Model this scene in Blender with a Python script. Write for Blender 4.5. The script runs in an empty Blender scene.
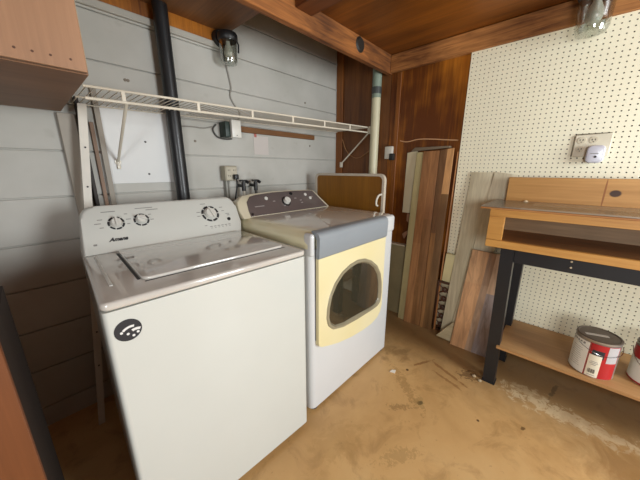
import bpy, bmesh, math, random
from mathutils import Vector, Matrix
random.seed(7)
S = bpy.context.scene
C = S.collection
PI = math.pi

# ------------------------------------------------------------------ camera
cam_d = bpy.data.cameras.new('camera')
cam = bpy.data.objects.new('camera', cam_d); C.objects.link(cam)
cam_d.sensor_width = 36.0; cam_d.sensor_fit = 'HORIZONTAL'
cam_d.lens = 271.0 / 640.0 * 36.0
cam_d.clip_start = 0.02
Rm = Matrix(((0.677434, 0.186426, -0.711568), (-0.735584, 0.171688, -0.655316), (0.0, 0.967351, 0.253439)))
cam.matrix_world = Matrix.Translation((0, 0, 1.28)) @ Rm.to_4x4()
S.camera = cam

# ------------------------------------------------------------------ light and exposure
W = bpy.data.worlds.new('world'); S.world = W; W.use_nodes = True
W.node_tree.nodes['Background'].inputs[0].default_value = (0.85, 0.92, 1.0, 1)
W.node_tree.nodes['Background'].inputs[1].default_value = 0.4
def area(name, loc, aim, sx, sy, power, color):
    d = bpy.data.lights.new(name, 'AREA'); d.shape = 'RECTANGLE'; d.size = sx; d.size_y = sy
    d.energy = power; d.color = color
    o = bpy.data.objects.new(name, d); C.objects.link(o); o.location = loc
    o.rotation_euler = (Vector(aim) - Vector(loc)).to_track_quat('-Z', 'Y').to_euler()
    return o
area('doorway_daylight', (1.35, -2.02, 1.28), (1.35, 1.0, 1.15), 0.85, 1.15, 62, (0.92, 0.98, 1.0))
area('left_fill', (-1.27, -1.0, 1.28), (2.1, 0.0, 0.9), 0.80, 0.75, 28, (0.96, 0.99, 1.0))  # added fill lamp at the left, brightens pegboard and planks
S.view_settings.view_transform = 'Standard'; S.view_settings.look = 'None'
S.view_settings.gamma = 1.0; S.view_settings.use_curve_mapping = False
S.view_settings.exposure = 0.40

# ------------------------------------------------------------------ helpers: materials
def lin(c):
    return tuple(((v/255)/12.92 if v/255 <= .04045 else ((v/255+.055)/1.055)**2.4) for v in c) + (1,)
def newmat(name, rough=.5, metal=0.0, coat=0.0):
    m = bpy.data.materials.new(name); m.use_nodes = True
    nt = m.node_tree; b = nt.nodes['Principled BSDF']
    b.inputs['Roughness'].default_value = rough; b.inputs['Metallic'].default_value = metal
    b.inputs['Coat Weight'].default_value = coat; b.inputs['Coat Roughness'].default_value = .04
    return m, nt, b
def nd(nt, t, **kw):
    n = nt.nodes.new(t)
    for k, v in kw.items(): setattr(n, k, v)
    return n
def lk(nt, a, b): nt.links.new(a, b)
def math_n(nt, op, a, b=None, c=None, clamp=False):
    n = nd(nt, 'ShaderNodeMath', operation=op, use_clamp=clamp)
    for i, v in enumerate((a, b, c)):
        if v is None: continue
        if isinstance(v, (int, float)): n.inputs[i].default_value = v
        else: lk(nt, v, n.inputs[i])
    return n.outputs[0]
def mixc(nt, fac, a, b, blend='MIX'):
    n = nd(nt, 'ShaderNodeMix', data_type='RGBA', blend_type=blend)
    for s, v in ((n.inputs[0], fac), (n.inputs[6], a), (n.inputs[7], b)):
        if isinstance(v, (int, float)): s.default_value = v
        elif isinstance(v, tuple): s.default_value = v
        else: lk(nt, v, s)
    return n.outputs[2]
def ramp(nt, fac, stops):
    n = nd(nt, 'ShaderNodeValToRGB'); cr = n.color_ramp
    while len(cr.elements) < len(stops): cr.elements.new(.5)
    for e, (p, c) in zip(cr.elements, stops): e.position = p; e.color = c
    lk(nt, fac, n.inputs[0]); return n.outputs[0]
def objco(nt, scale=(1, 1, 1), loc=(0, 0, 0), rot=(0, 0, 0)):
    t = nd(nt, 'ShaderNodeTexCoord'); mp = nd(nt, 'ShaderNodeMapping')
    mp.inputs['Scale'].default_value = scale; mp.inputs['Location'].default_value = loc
    mp.inputs['Rotation'].default_value = rot
    lk(nt, t.outputs['Object'], mp.inputs[0]); return mp.outputs[0]
def noise(nt, co, scale, detail=4, rough=.55, dist=0.0):
    n = nd(nt, 'ShaderNodeTexNoise'); n.inputs['Scale'].default_value = scale
    n.inputs['Detail'].default_value = detail; n.inputs['Roughness'].default_value = rough
    n.inputs['Distortion'].default_value = dist; lk(nt, co, n.inputs['Vector']); return n.outputs[0]
def bump(nt, b, h, strength=.3, dist=.002):
    n = nd(nt, 'ShaderNodeBump'); n.inputs['Strength'].default_value = strength
    n.inputs['Distance'].default_value = dist; lk(nt, h, n.inputs['Height']); lk(nt, n.outputs[0], b.inputs['Normal'])

def plain(name, rgb, rough=.5, metal=0, coat=0, var=.06, vscale=6):
    m, nt, b = newmat(name, rough, metal, coat)
    c = lin(rgb); n = noise(nt, objco(nt), vscale, 3)
    d = tuple(v*(1-var*2) for v in c[:3]) + (1,)
    lk(nt, ramp(nt, n, [(.3, d), (.7, c)]), b.inputs['Base Color']); return m
def wood(name, dark, light, axis='Z', rough=.5, grain=1.0, coat=0, blotch=.3, fine=1.0, knots=None):
    m, nt, b = newmat(name, rough, 0, coat)
    s = {'X': (.9, 9, 9), 'Y': (9, .9, 9), 'Z': (9, 9, .9)}[axis]
    f = {'X': (3, 90, 90), 'Y': (90, 3, 90), 'Z': (90, 90, 3)}[axis]
    n1 = noise(nt, objco(nt, s), 1.3*grain, 5, .6, 1.2)
    n2 = noise(nt, objco(nt, f), 1.0*fine, 3, .6)
    n3 = noise(nt, objco(nt), 2.0, 3, .5)
    v = math_n(nt, 'MULTIPLY_ADD', n2, .35, math_n(nt, 'MULTIPLY', n1, .65))
    v = math_n(nt, 'MULTIPLY_ADD', math_n(nt, 'SUBTRACT', n3, .5), blotch, v)
    D = lin(dark); L = lin(light); M = tuple((a+c)/2 for a, c in zip(D, L))
    col = ramp(nt, v, [(.3, D), (.5, M), (.68, L)])
    if knots:
        t = nd(nt, 'ShaderNodeTexCoord')
        for (px, py, pz, sx, sy, sz, kc) in knots:
            mp = nd(nt, 'ShaderNodeVectorMath', operation='SUBTRACT'); lk(nt, t.outputs['Object'], mp.inputs[0]); mp.inputs[1].default_value = (px, py, pz)
            dv = nd(nt, 'ShaderNodeVectorMath', operation='DIVIDE'); lk(nt, mp.outputs[0], dv.inputs[0]); dv.inputs[1].default_value = (sx, sy, sz)
            ln = nd(nt, 'ShaderNodeVectorMath', operation='LENGTH'); lk(nt, dv.outputs[0], ln.inputs[0])
            k = math_n(nt, 'SUBTRACT', 1.25, ln.outputs['Value'], clamp=True)
            k = math_n(nt, 'MULTIPLY', k, 3.0, clamp=True)
            col = mixc(nt, k, col, lin(kc))
    lk(nt, col, b.inputs['Base Color']); bump(nt, b, v, .25, .001); return m
def strips(name, cols, width, length, across='Y', along='Z', rough=.4, off=0.0):
    """laminate printed with narrow staves of differing brown"""
    m, nt, b = newmat(name, rough)
    t = nd(nt, 'ShaderNodeTexCoord'); sp = nd(nt, 'ShaderNodeSeparateXYZ'); lk(nt, t.outputs['Object'], sp.inputs[0])
    a = math_n(nt, 'FLOOR', math_n(nt, 'DIVIDE', math_n(nt, 'ADD', sp.outputs[across], off), width))
    h = math_n(nt, 'FRACT', math_n(nt, 'MULTIPLY', math_n(nt, 'SINE', math_n(nt, 'MULTIPLY', a, 12.9898)), 43758.5))
    l = math_n(nt, 'FLOOR', math_n(nt, 'ADD', math_n(nt, 'DIVIDE', sp.outputs[along], length), h))
    cb = nd(nt, 'ShaderNodeCombineXYZ'); lk(nt, a, cb.inputs[0]); lk(nt, l, cb.inputs[1])
    wn = nd(nt, 'ShaderNodeTexWhiteNoise'); lk(nt, cb.outputs[0], wn.inputs[0])
    n = len(cols); cl = [lin(c) for c in cols]
    rp = nd(nt, 'ShaderNodeValToRGB'); rp.color_ramp.interpolation = 'CONSTANT'
    while len(rp.color_ramp.elements) < n: rp.color_ramp.elements.new(.5)
    for i, e in enumerate(rp.color_ramp.elements): e.position = i/n; e.color = cl[i]
    lk(nt, wn.outputs[0], rp.inputs[0])
    f = {'X': (2, 40, 40), 'Y': (40, 2, 40), 'Z': (40, 40, 2)}[along]
    g = noise(nt, objco(nt, f), 1.0, 5, .65, .6)
    g2 = ramp(nt, g, [(.25, (.62, .6, .58, 1)), (.6, (1.12, 1.1, 1.08, 1))])
    lk(nt, mixc(nt, 1.0, rp.outputs[0], g2, 'MULTIPLY'), b.inputs['Base Color']); return m
def staves(name, across, edges, rough=.4, tilt=0.0, low=None):
    """laminate with printed staves: each entry is (from, colour below, colour above, height of the butt joint), across the board"""
    m, nt, b = newmat(name, rough)
    t = nd(nt, 'ShaderNodeTexCoord'); sp = nd(nt, 'ShaderNodeSeparateXYZ'); lk(nt, t.outputs['Object'], sp.inputs[0])
    v = math_n(nt, 'MULTIPLY_ADD', sp.outputs['Z'], tilt, math_n(nt, 'MULTIPLY', sp.outputs[across], -1.0))
    col = None
    for e, lo_, hi_, zj in edges:
        c = mixc(nt, math_n(nt, 'GREATER_THAN', sp.outputs['Z'], zj), lin(lo_), lin(hi_))
        col = c if col is None else mixc(nt, math_n(nt, 'GREATER_THAN', v, e), col, c)
    g = noise(nt, objco(nt, (34, 34, 2)), 1.0, 5, .65, .8)
    g2 = ramp(nt, g, [(.28, (.55, .52, .5, 1)), (.6, (1.1, 1.08, 1.06, 1))])
    lk(nt, mixc(nt, 1.0, col, g2, 'MULTIPLY'), b.inputs['Base Color']); return m
def glass(name, tint=(.9, .92, .9, 1), gl=.12, rough=.03):
    m = bpy.data.materials.new(name); m.use_nodes = True; nt = m.node_tree; nt.nodes.clear()
    o = nd(nt, 'ShaderNodeOutputMaterial'); t = nd(nt, 'ShaderNodeBsdfTransparent'); t.inputs[0].default_value = tint
    g = nd(nt, 'ShaderNodeBsdfGlossy'); g.inputs['Roughness'].default_value = rough
    lw = nd(nt, 'ShaderNodeLayerWeight'); lw.inputs[0].default_value = .35
    f = math_n(nt, 'MULTIPLY_ADD', lw.outputs['Facing'], .45, gl)
    mx = nd(nt, 'ShaderNodeMixShader'); lk(nt, f, mx.inputs[0]); lk(nt, t.outputs[0], mx.inputs[1]); lk(nt, g.outputs[0], mx.inputs[2])
    lk(nt, mx.outputs[0], o.inputs[0]); return m

# ------------------------------------------------------------------ helpers: geometry
def BM(): return bmesh.new()
def box(bm, lo, hi, bev=0.0, seg=2):
    g = bmesh.ops.create_cube(bm, size=1.0)
    for v in g['verts']:
        v.co = Vector([(a+b)/2 + c*(b-a) for a, b, c in zip(lo, hi, v.co)])
    if bev:
        es = list({e for v in g['verts'] for e in v.link_edges})
        bmesh.ops.bevel(bm, geom=es, offset=bev, segments=seg, profile=.5, affect='EDGES', clamp_overlap=True)
def frame_for(d):
    d = Vector(d).normalized(); u = Vector((0, 0, 1)) if abs(d.z) < .9 else Vector((1, 0, 0))
    a = d.cross(u).normalized(); return a, d.cross(a).normalized()
def cyl(bm, p0, p1, r0, r1=None, n=16, cap=True):
    p0 = Vector(p0); p1 = Vector(p1); r1 = r0 if r1 is None else r1
    a, b = frame_for(p1-p0)
    R = []
    for p, r in ((p0, r0), (p1, r1)):
        R.append([bm.verts.new(p + a*math.cos(2*PI*i/n)*r + b*math.sin(2*PI*i/n)*r) for i in range(n)])
    for i in range(n): bm.faces.new((R[0][i], R[0][(i+1) % n], R[1][(i+1) % n], R[1][i]))
    if cap: bm.faces.new(R[0][::-1]); bm.faces.new(R[1])
def tube(bm, pts, r, n=8, smooth=0):
    pts = [Vector(p) for p in pts]
    for _ in range(smooth):
        q = [pts[0]]
        for i in range(len(pts)-1): q += [pts[i]*.75+pts[i+1]*.25, pts[i]*.25+pts[i+1]*.75]
        pts = q + [pts[-1]]
    R = []
    a0 = None
    for i, p in enumerate(pts):
        d = (pts[min(i+1, len(pts)-1)] - pts[max(i-1, 0)]).normalized()
        if a0 is None: a, b = frame_for(d)
        else: a = (a0 - d*a0.dot(d)).normalized(); b = d.cross(a)
        a0 = a
        R.append([bm.verts.new(p + a*math.cos(2*PI*k/n)*r + b*math.sin(2*PI*k/n)*r) for k in range(n)])
    for i in range(len(R)-1):
        for k in range(n): bm.faces.new((R[i][k], R[i][(k+1) % n], R[i+1][(k+1) % n], R[i+1][k]))
    bm.faces.new(R[0][::-1]); bm.faces.new(R[-1])
def lathe(bm, c, prof, n=32, axis='Z'):
    c = Vector(c); R = []
    for r, h in prof:
        ring = []
        for i in range(n):
            x, y = math.cos(2*PI*i/n)*r, math.sin(2*PI*i/n)*r
            ring.append(bm.verts.new(c + (Vector((x, y, h)) if axis == 'Z' else Vector((x, h, y)) if axis == 'Y' else Vector((h, x, y)))))
        R.append(ring)
    for j in range(len(R)-1):
        for i in range(n): bm.faces.new((R[j][i], R[j][(i+1) % n], R[j+1][(i+1) % n], R[j+1][i]))
    bm.faces.new(R[0][::-1]); bm.faces.new(R[-1])
def prism(bm, poly, off, bev=0):
    """poly: list of 3d points; off: extrusion vector"""
    a = [bm.verts.new(Vector(p)) for p in poly]; b = [bm.verts.new(Vector(p)+Vector(off)) for p in poly]
    n = len(a); fs = [bm.faces.new(a), bm.faces.new(b[::-1])]
    for i in range(n): bm.faces.new((a[i], b[i], b[(i+1) % n], a[(i+1) % n]))
    if bev:
        bm.normal_update()
        bmesh.ops.bevel(bm, geom=list(fs[0].edges)+list(fs[1].edges), offset=bev, segments=3, profile=.5, affect='EDGES', clamp_overlap=True)
def ring_prism(bm, outer, inner, off):
    n = len(outer); o = Vector(off)
    A = [bm.verts.new(Vector(p)) for p in outer]; B = [bm.verts.new(Vector(p)) for p in inner]
    A2 = [bm.verts.new(Vector(p)+o) for p in outer]; B2 = [bm.verts.new(Vector(p)+o) for p in inner]
    for i in range(n):
        j = (i+1) % n
        for q in ((A[i], A[j], B[j], B[i]), (A2[i], B2[i], B2[j], A2[j]), (A[i], A2[i], A2[j], A[j]), (B[i], B[j], B2[j], B2[i])): bm.faces.new(q)
WL = {}
def _mesh(name, bm, m, smooth=True):
    bmesh.ops.recalc_face_normals(bm, faces=bm.faces)
    me = bpy.data.meshes.new(name); bm.to_mesh(me); bm.free()
    me.materials.append(m)
    if smooth:
        for p in me.polygons: p.use_smooth = True
        try: me.set_sharp_from_angle(angle=math.radians(38))
        except Exception: pass
    return me
def obj(name, bm, m, parent=None, at=None, smooth=True):
    """one mesh object from world-space geometry; origin at its thing's base"""
    if parent is not None: L = WL[parent.name]
    elif at is not None: L = Vector(at)
    else:
        xs = [v.co for v in bm.verts]
        L = Vector(((min(v.x for v in xs)+max(v.x for v in xs))/2, (min(v.y for v in xs)+max(v.y for v in xs))/2, min(v.z for v in xs)))
    bmesh.ops.translate(bm, verts=bm.verts, vec=-L)
    o = bpy.data.objects.new(name, _mesh(name, bm, m, smooth)); C.objects.link(o)
    if parent is not None: o.parent = parent
    else: o.location = L
    WL[o.name] = L; return o
def thing(name, label, cat, loc, group=None):
    o = bpy.data.objects.new(name, None); C.objects.link(o); o.location = loc; o.empty_display_size = .05
    o['label'] = label; o['category'] = cat
    if group: o['group'] = group
    WL[o.name] = Vector(loc); return o
def tag(o, label, cat, group=None):
    o['label'] = label; o['category'] = cat
    if group: o['group'] = group
    return o
def struct(name, bm, m):
    o = obj(name, bm, m, at=(0, 0, 0), smooth=False); o['kind'] = 'structure'; return o
def spart(name, bm, m, parent): return obj(name, bm, m, parent, smooth=False)
def text(name, s, size, origin, ux, uy, m, parent, depth=.0008, shear=0.0, bold=0.0):
    cu = bpy.data.curves.new(name, 'FONT'); cu.body = s; cu.size = size; cu.extrude = depth; cu.align_x = 'CENTER'; cu.align_y = 'CENTER'
    cu.shear = shear; cu.offset = bold; cu.resolution_u = 3
    t = bpy.data.objects.new('tmp', cu); C.objects.link(t)
    dg = bpy.context.evaluated_depsgraph_get(); me = bpy.data.meshes.new_from_object(t.evaluated_get(dg))
    bpy.data.objects.remove(t)
    ux = Vector(ux).normalized(); uy = Vector(uy).normalized(); uz = ux.cross(uy)
    M = Matrix((ux, uy, uz)).transposed().to_4x4(); M.translation = Vector(origin) - WL[parent.name]
    me.transform(M); me.materials.clear(); me.materials.append(m)
    o = bpy.data.objects.new(name, me); C.objects.link(o); o.parent = parent; WL[o.name] = WL[parent.name]; return o

# ------------------------------------------------------------------ materials
M_black = plain('black_plastic', (22, 22, 24), .45)
M_white = plain('white_enamel', (200, 203, 197), .28, coat=.35, var=.01)
M_top = plain('glossy_white_top', (198, 194, 186), .16, coat=1.0, var=.02)
M_cons = plain('washer_console_white', (204, 205, 198), .32, coat=.3, var=.01)
M_ink = plain('dark_print', (38, 38, 42), .6)
M_grayink = plain('grey_print', (140, 138, 134), .6)
M_chrome = plain('chrome', (210, 210, 212), .18, metal=1)
M_cord = plain('grey_cord', (150, 146, 138), .6)
M_wire = plain('white_wire', (222, 214, 196), .45, coat=.2)
M_jar = glass('jar_glass')
M_ply = wood('brown_plywood_panel', (92, 46, 8), (182, 112, 30), 'Z', .42, .55, blotch=1.5)
M_ply_dark = wood('dark_plywood_panel', (76, 42, 18), (136, 84, 38), 'Z', .5, .8, blotch=.4)
M_ceil = wood('ceiling_plywood', (84, 44, 8), (142, 82, 22), 'Y', .45, .5, blotch=.5)
M_ceil2 = wood('alcove_plywood', (98, 62, 30), (146, 98, 54), 'Y', .55, .5)
M_beam = wood('beam_fir', (70, 36, 12), (166, 104, 50), 'X', .65, 2.6, blotch=.9)
M_ledger = wood('ledger_fir', (96, 52, 18), (196, 134, 74), 'Y', .65, 2.6, blotch=.9)
M_pine = wood('orange_pine', (172, 118, 52), (212, 160, 84), 'Y', .45, .7, blotch=.3)

# ------------------------------------------------------------------ the room
WY = 1.78; WX = 2.17
def siding_mat():
    m, nt, b = newmat('painted_siding', .62)
    n = noise(nt, objco(nt), 2.2, 4); n2 = noise(nt, objco(nt, (3, 3, 60)), 1.0, 3); n3 = noise(nt, objco(nt), 11, 2)
    c = ramp(nt, n, [(.3, lin((168, 166, 158))), (.7, lin((190, 188, 181)))])
    c = mixc(nt, math_n(nt, 'MULTIPLY', math_n(nt, 'SUBTRACT', n3, .68, clamp=True), 1.6), c, lin((120, 108, 92)))
    lk(nt, c, b.inputs['Base Color']); bump(nt, b, n2, .25, .002); return m
M_siding = siding_mat()
bm = BM(); z0 = 1.153 - .209*6
zs = [z0 + .209*k for k in range(16)]
for a in zs:
    lo = max(a+.0025, -.02); hi = min(a+.209-.0025, 2.78)
    if hi <= lo: continue
    box(bm, (-1.3, WY, lo), (WX, WY+.02, hi), .003, 1)
box(bm, (-1.3, WY+.012, -.02), (WX, WY+.06, 2.78))
struct('wall_back', bm, M_siding)

def floor_mat():
    m, nt, b = newmat('stained_floor', .5, 0, .12)
    co = objco(nt)
    n1 = noise(nt, co, 1.6, 6, .6, .6); n2 = noise(nt, co, 7, 6, .65, .8); n3 = noise(nt, co, 30, 4, .6)
    c = ramp(nt, n1, [(.3, lin((176, 136, 84))), (.5, lin((196, 156, 102))), (.72, lin((204, 168, 116)))])
    d = ramp(nt, n2, [(.33, (1, 1, 1, 1)), (.47, (0, 0, 0, 1))])
    c = mixc(nt, math_n(nt, 'MULTIPLY', d, .38), c, lin((128, 94, 52)))
    d3 = ramp(nt, n3, [(.66, (0, 0, 0, 1)), (.76, (1, 1, 1, 1))])
    c = mixc(nt, math_n(nt, 'MULTIPLY', d3, .5), c, lin((96, 70, 42)))
    sp = nd(nt, 'ShaderNodeSeparateXYZ'); lk(nt, co, sp.inputs[0])
    # worn dirty band along the right wall
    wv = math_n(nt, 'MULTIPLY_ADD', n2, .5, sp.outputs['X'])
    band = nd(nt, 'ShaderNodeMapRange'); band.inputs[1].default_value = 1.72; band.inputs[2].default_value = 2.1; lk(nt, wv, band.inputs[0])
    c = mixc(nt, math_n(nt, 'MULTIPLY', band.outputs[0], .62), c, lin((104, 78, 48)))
    # blotches, most with outlines of their own
    def blob(x, y, sx, sy, rot, col, amt, warp=.9, sc=9, edge=3.0):
        nonlocal c
        mp = objco(nt, (1/sx, 1/sy, 0), (0, 0, 0))
        v = nd(nt, 'ShaderNodeVectorMath', operation='SUBTRACT'); lk(nt, co, v.inputs[0]); v.inputs[1].default_value = (x, y, 0)
        r = nd(nt, 'ShaderNodeVectorRotate', rotation_type='Z_AXIS'); lk(nt, v.outputs[0], r.inputs[0]); r.inputs['Angle'].default_value = rot
        dv = nd(nt, 'ShaderNodeVectorMath', operation='DIVIDE'); lk(nt, r.outputs[0], dv.inputs[0]); dv.inputs[1].default_value = (sx, sy, 1)
        ln = nd(nt, 'ShaderNodeVectorMath', operation='LENGTH'); lk(nt, dv.outputs[0], ln.inputs[0])
        nn = noise(nt, co, sc, 6, .7, 1.0)
        k = math_n(nt, 'SUBTRACT', math_n(nt, 'MULTIPLY_ADD', math_n(nt, 'SUBTRACT', nn, .5), warp*4, 1.0), ln.outputs['Value'])
        k = math_n(nt, 'MULTIPLY', k, edge, clamp=True)
        c = mixc(nt, math_n(nt, 'MULTIPLY', k, amt), c, lin(col))
    blob(1.74, -.20, .06, .30, .06, (206, 186, 150), .6, 1.4, 26)
    blob(1.80, -.02, .05, .12, 0, (198, 176, 138), .45, 1.4, 26)
    blob(1.302, .43, .022, .014, .4, (40, 28, 16), .9, .3, 30)
    blob(1.30, .44, .05, .04, 0, (140, 116, 70), .4, 1.0, 30)
    blob(1.36, .54, .14, .03, -.9, (136, 104, 58), .45, 1.5, 40)
    blob(.95, .38, .10, .035, .6, (140, 112, 66), .4, 1.3, 40)
    blob(.80, .62, .16, .10, 0, (168, 130, 76), .35, 1.2, 12)
    blob(1.72, .29, .05, .05, 0, (88, 60, 34), .7, 1.4, 30)
    blob(1.50, .60, .012, .010, 0, (70, 44, 22), .9, .2, 30)
    blob(1.40, .16, .008, .008, 0, (70, 44, 22), .9, .2, 30)
    blob(1.50, -.02, .02, .012, 0, (92, 64, 34), .8, .8, 30)
    blob(1.66, .42, .012, .15, .35, (128, 84, 42), .7, .8, 14)
    blob(1.64, .55, .08, .012, .5, (124, 82, 42), .7, .8, 14)
    blob(1.58, .36, .012, .10, .25, (128, 84, 42), .6, .9, 18)
    blob(1.58, -.42, .30, .34, .2, (132, 94, 50), .75, .5, 5, 1.2)  # broad soft darkening of the near right floor
    blob(1.62, .72, .12, .10, 0, (110, 80, 44), .5, 1.0, 8, 1.5)
    blob(1.20, .50, .06, .02, .8, (120, 90, 50), .5, 1.5, 50)
    blob(1.93, -.12, .09, .012, .2, (70, 56, 38), .6, .9, 18)
    lk(nt, c, b.inputs['Base Color'])
    rr = nd(nt, 'ShaderNodeMapRange'); rr.inputs[3].default_value = .36; rr.inputs[4].default_value = .62; lk(nt, n2, rr.inputs[0]); lk(nt, rr.outputs[0], b.inputs['Roughness'])
    bump(nt, b, n2, .2, .004); return m
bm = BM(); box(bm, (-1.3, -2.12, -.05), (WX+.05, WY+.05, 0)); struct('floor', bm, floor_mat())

bm = BM(); box(bm, (WX, -2.12, -.02), (WX+.05, 1.215, 2.2)); struct('wall_right', bm, M_ply)
bm = BM(); box(bm, (WX+.002, 1.218, -.02), (WX+.05, WY, 2.8)); struct('trim_1', bm, M_ply_dark).name = 'wall_alcove'
bm = BM(); box(bm, (-1.35, -2.12, -.02), (-1.3, -1.42, 2.8)); box(bm, (-1.35, -.58, -.02), (-1.3, WY+.05, 2.8)); box(bm, (-1.35, -1.42, -.02), (-1.3, -.58, .88)); box(bm, (-1.35, -1.42, 1.68), (-1.3, -.58, 2.8)); struct('wall_left', bm, M_ply_dark)
# wall behind the camera with the open doorway that lights the room
bm = BM()
for lo, hi in (((-1.35, 0), (.84, 2.2)), ((.84, 2.04), (1.76, 2.2)), ((1.76, 0), (WX+.05, 2.2))):
    box(bm, (lo[0], -2.12, lo[1]), (hi[0], -2.06, hi[1]))
struct('wall_front', bm, M_ply_dark)
bm = BM(); box(bm, (-1.35, -2.12, 2.135), (WX+.05, 1.215, 2.17)); struct('ceiling', bm, M_ceil)
# alcove ceiling over the washer, low on the left and open higher up on the right
bm = BM(); box(bm, (-1.3, 1.255, 2.10), (1.055, WY, 2.135)); box(bm, (1.035, 1.255, 2.13), (1.055, WY, 2.78))
struct('ceiling_alcove', bm, M_ceil2)
bm = BM(); box(bm, (1.055, 1.255, 2.74), (WX+.05, WY+.05, 2.78)); struct('ceiling_high', bm, M_ply_dark)
bm = BM(); box(bm, (-1.3, 1.215, 2.005), (WX-.002, 1.255, 2.135), .003, 1); box(bm, (1.055, 1.217, 2.13), (WX+.05, 1.253, 2.78))
struct('trim_1', bm, M_beam)
bm = BM(); box(bm, (WX-.04, -2.06, 2.012), (WX, 1.213, 2.132), .003, 1); struct('trim_2', bm, M_ledger)
bm = BM(); box(bm, (-1.3, WY-.012, 2.035), (1.05, WY, 2.10)); struct('trim_3', bm, M_ply)
bm = BM(); box(bm, (-1.3, WY-.018, 2.0), (1.06, WY-.001, 2.034), .003, 1); struct('trim_4', bm, plain('painted_trim', (178, 174, 164), .6))
bm = BM(); box(bm, (WX-.012, WY-.075, 0), (WX, WY-.002, 2.7), .002, 1); struct('trim_5', bm, wood('corner_batten', (100, 54, 14), (158, 96, 36), 'Z', .5))
bm = BM(); box(bm, (WX-.008, 1.13, 0), (WX, 1.165, 2.01), .002, 1); struct('trim_6', bm, wood('panel_batten', (100, 54, 14), (150, 90, 34), 'Z', .5))
# joist under the ceiling running away from the beam
bm = BM(); box(bm, (1.13, -2.05, 2.085), (1.25, 1.213, 2.134), .003, 1); tag(obj('ceiling_joist', bm, wood('joist', (76, 38, 14), (128, 74, 34), 'Y', .55)), 'dark flat joist under the plywood ceiling, running to the beam', 'joist')
bm = BM(); lathe(bm, (1.715, 1.208, 2.085), [(.046, 0), (.048, .006), (.036, .016)], 20, 'Y')
bm2 = bm; bmesh.ops.scale(bm2, vec=(1, -1, 1), verts=bm2.verts, space=Matrix.Translation((0, -1.2145, 0)))
tag(obj('plug', bm2, plain('dark_plug', (34, 30, 24), .6)), 'round dark plug set in the orange beam near the corner', 'plug')

# ------------------------------------------------------------------ pegboard with drilled holes
def pegboard():
    P = .0254; x0, x1 = WX-.020, WX-.0155; r = .0036; n = 8
    y1 = .637; zt = 2.012; ny = 80; nz = 78
    vs = []; fs = []
    def ring(cy, cz, x, rr=r):
        return [(x, cy+rr*math.cos(2*PI*(k+.5)/n), cz+rr*math.sin(2*PI*(k+.5)/n)) for k in range(n)]
    sq = [(1, 1), (0, 1), (-1, 1), (-1, 0), (-1, -1), (0, -1), (1, -1), (1, 0)]
    for i in range(ny):
        for j in range(nz):
            cy = y1-P*(i+.5); cz = zt-P*(j+.5); b = len(vs)
            # 8 points round the cell in the same angular order as the ring
            cell = [(x0, cy+P/2*math.copysign(min(1, abs(math.cos(a))*1.4143), math.cos(a)), cz+P/2*math.copysign(min(1, abs(math.sin(a))*1.4143), math.sin(a))) for a in [2*PI*k/n+PI/4 for k in range(n)]]
            cell = []
            for k in range(n):
                s = [(1, 0), (1, 1), (0, 1), (-1, 1), (-1, 0), (-1, -1), (0, -1), (1, -1)][k]
                cell.append((x0, cy+P/2*s[0], cz+P/2*s[1]))
            rg = [(x0, cy+r*math.cos(2*PI*k/n), cz+r*math.sin(2*PI*k/n)) for k in range(n)]
            rb = [(x1, q[1], q[2]) for q in rg]
            vs += cell+rg+rb
            for k in range(n):
                l = (k+1) % n
                fs.append((b+k, b+n+k, b+n+l, b+l)); fs.append((b+n+k, b+2*n+k, b+2*n+l, b+n+l))
    ya, yb, za, zb = y1, y1-P*ny, zt, zt-P*nz
    b = len(vs); vs += [(x0, ya, za), (x0, yb, za), (x0, yb, zb), (x0, ya, zb), (x1, ya, za), (x1, yb, za), (x1, yb, zb), (x1, ya, zb)]
    for k in range(4): fs.append((b+k, b+(k+1) % 4, b+4+(k+1) % 4, b+4+k))
    L = Vector((x1, (ya+yb)/2, zb))
    me = bpy.data.meshes.new('pegboard'); me.from_pydata([tuple(Vector(v)-L) for v in vs], [], fs); me.update()
    me.materials.append(plain('cream_hardboard', (246, 241, 214), .45, coat=.1, var=.02, vscale=3))
    o = bpy.data.objects.new('pegboard', me); C.objects.link(o); o.location = L
    WL[o.name] = L
    tag(o, 'cream perforated pegboard covering the right wall behind the workbench', 'pegboard')
    bm = BM(); box(bm, (WX-.003, yb, zb), (WX-.001, ya, za)); obj('backing', bm, plain('hole_backing', (52, 40, 28), .8), o)
pegboard()

# ------------------------------------------------------------------ washer
wx0, wx1, wy0, wy1 = .078, .775, .806, 1.50
wa = thing('washing_machine', 'white top-loading washing machine with three dials, left of the dryer', 'washing machine', ((wx0+wx1)/2, 1.15, 0))
def rrect(x0, y0, x1, y1, r, n=5, corners=(1, 1, 1, 1)):
    pts = []
    for (cx, cy, a0, on) in ((x1-r, y0+r, -PI/2, corners[0]), (x1-r, y1-r, 0, corners[1]), (x0+r, y1-r, PI/2, corners[2]), (x0+r, y0+r, PI, corners[3])):
        if on:
            for k in range(n+1): pts.append((cx+r*math.cos(a0+PI/2*k/n), cy+r*math.sin(a0+PI/2*k/n)))
        else:
            pts.append((cx + (r if a0 in (-PI/2, 0) else -r), cy + (-r if a0 in (-PI/2, PI) else r)))
    return pts
def tp(x, y, z): return (x + (.008*(y-wy0)/.7 if x < .4 else 0), y, z)
bm = BM(); prism(bm, [tp(x, y, .03) for x, y in rrect(wx0, wy0, wx1, wy1, .014)], (0, 0, .888)); obj('cabinet', bm, M_white, wa)
bm = BM(); prism(bm, [tp(x, y, .9205) for x, y in rrect(wx0-.002, wy0-.003, wx1+.002, wy1, .022)], (0, 0, .0245), .009); obj('top_deck', bm, M_top, wa)
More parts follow.
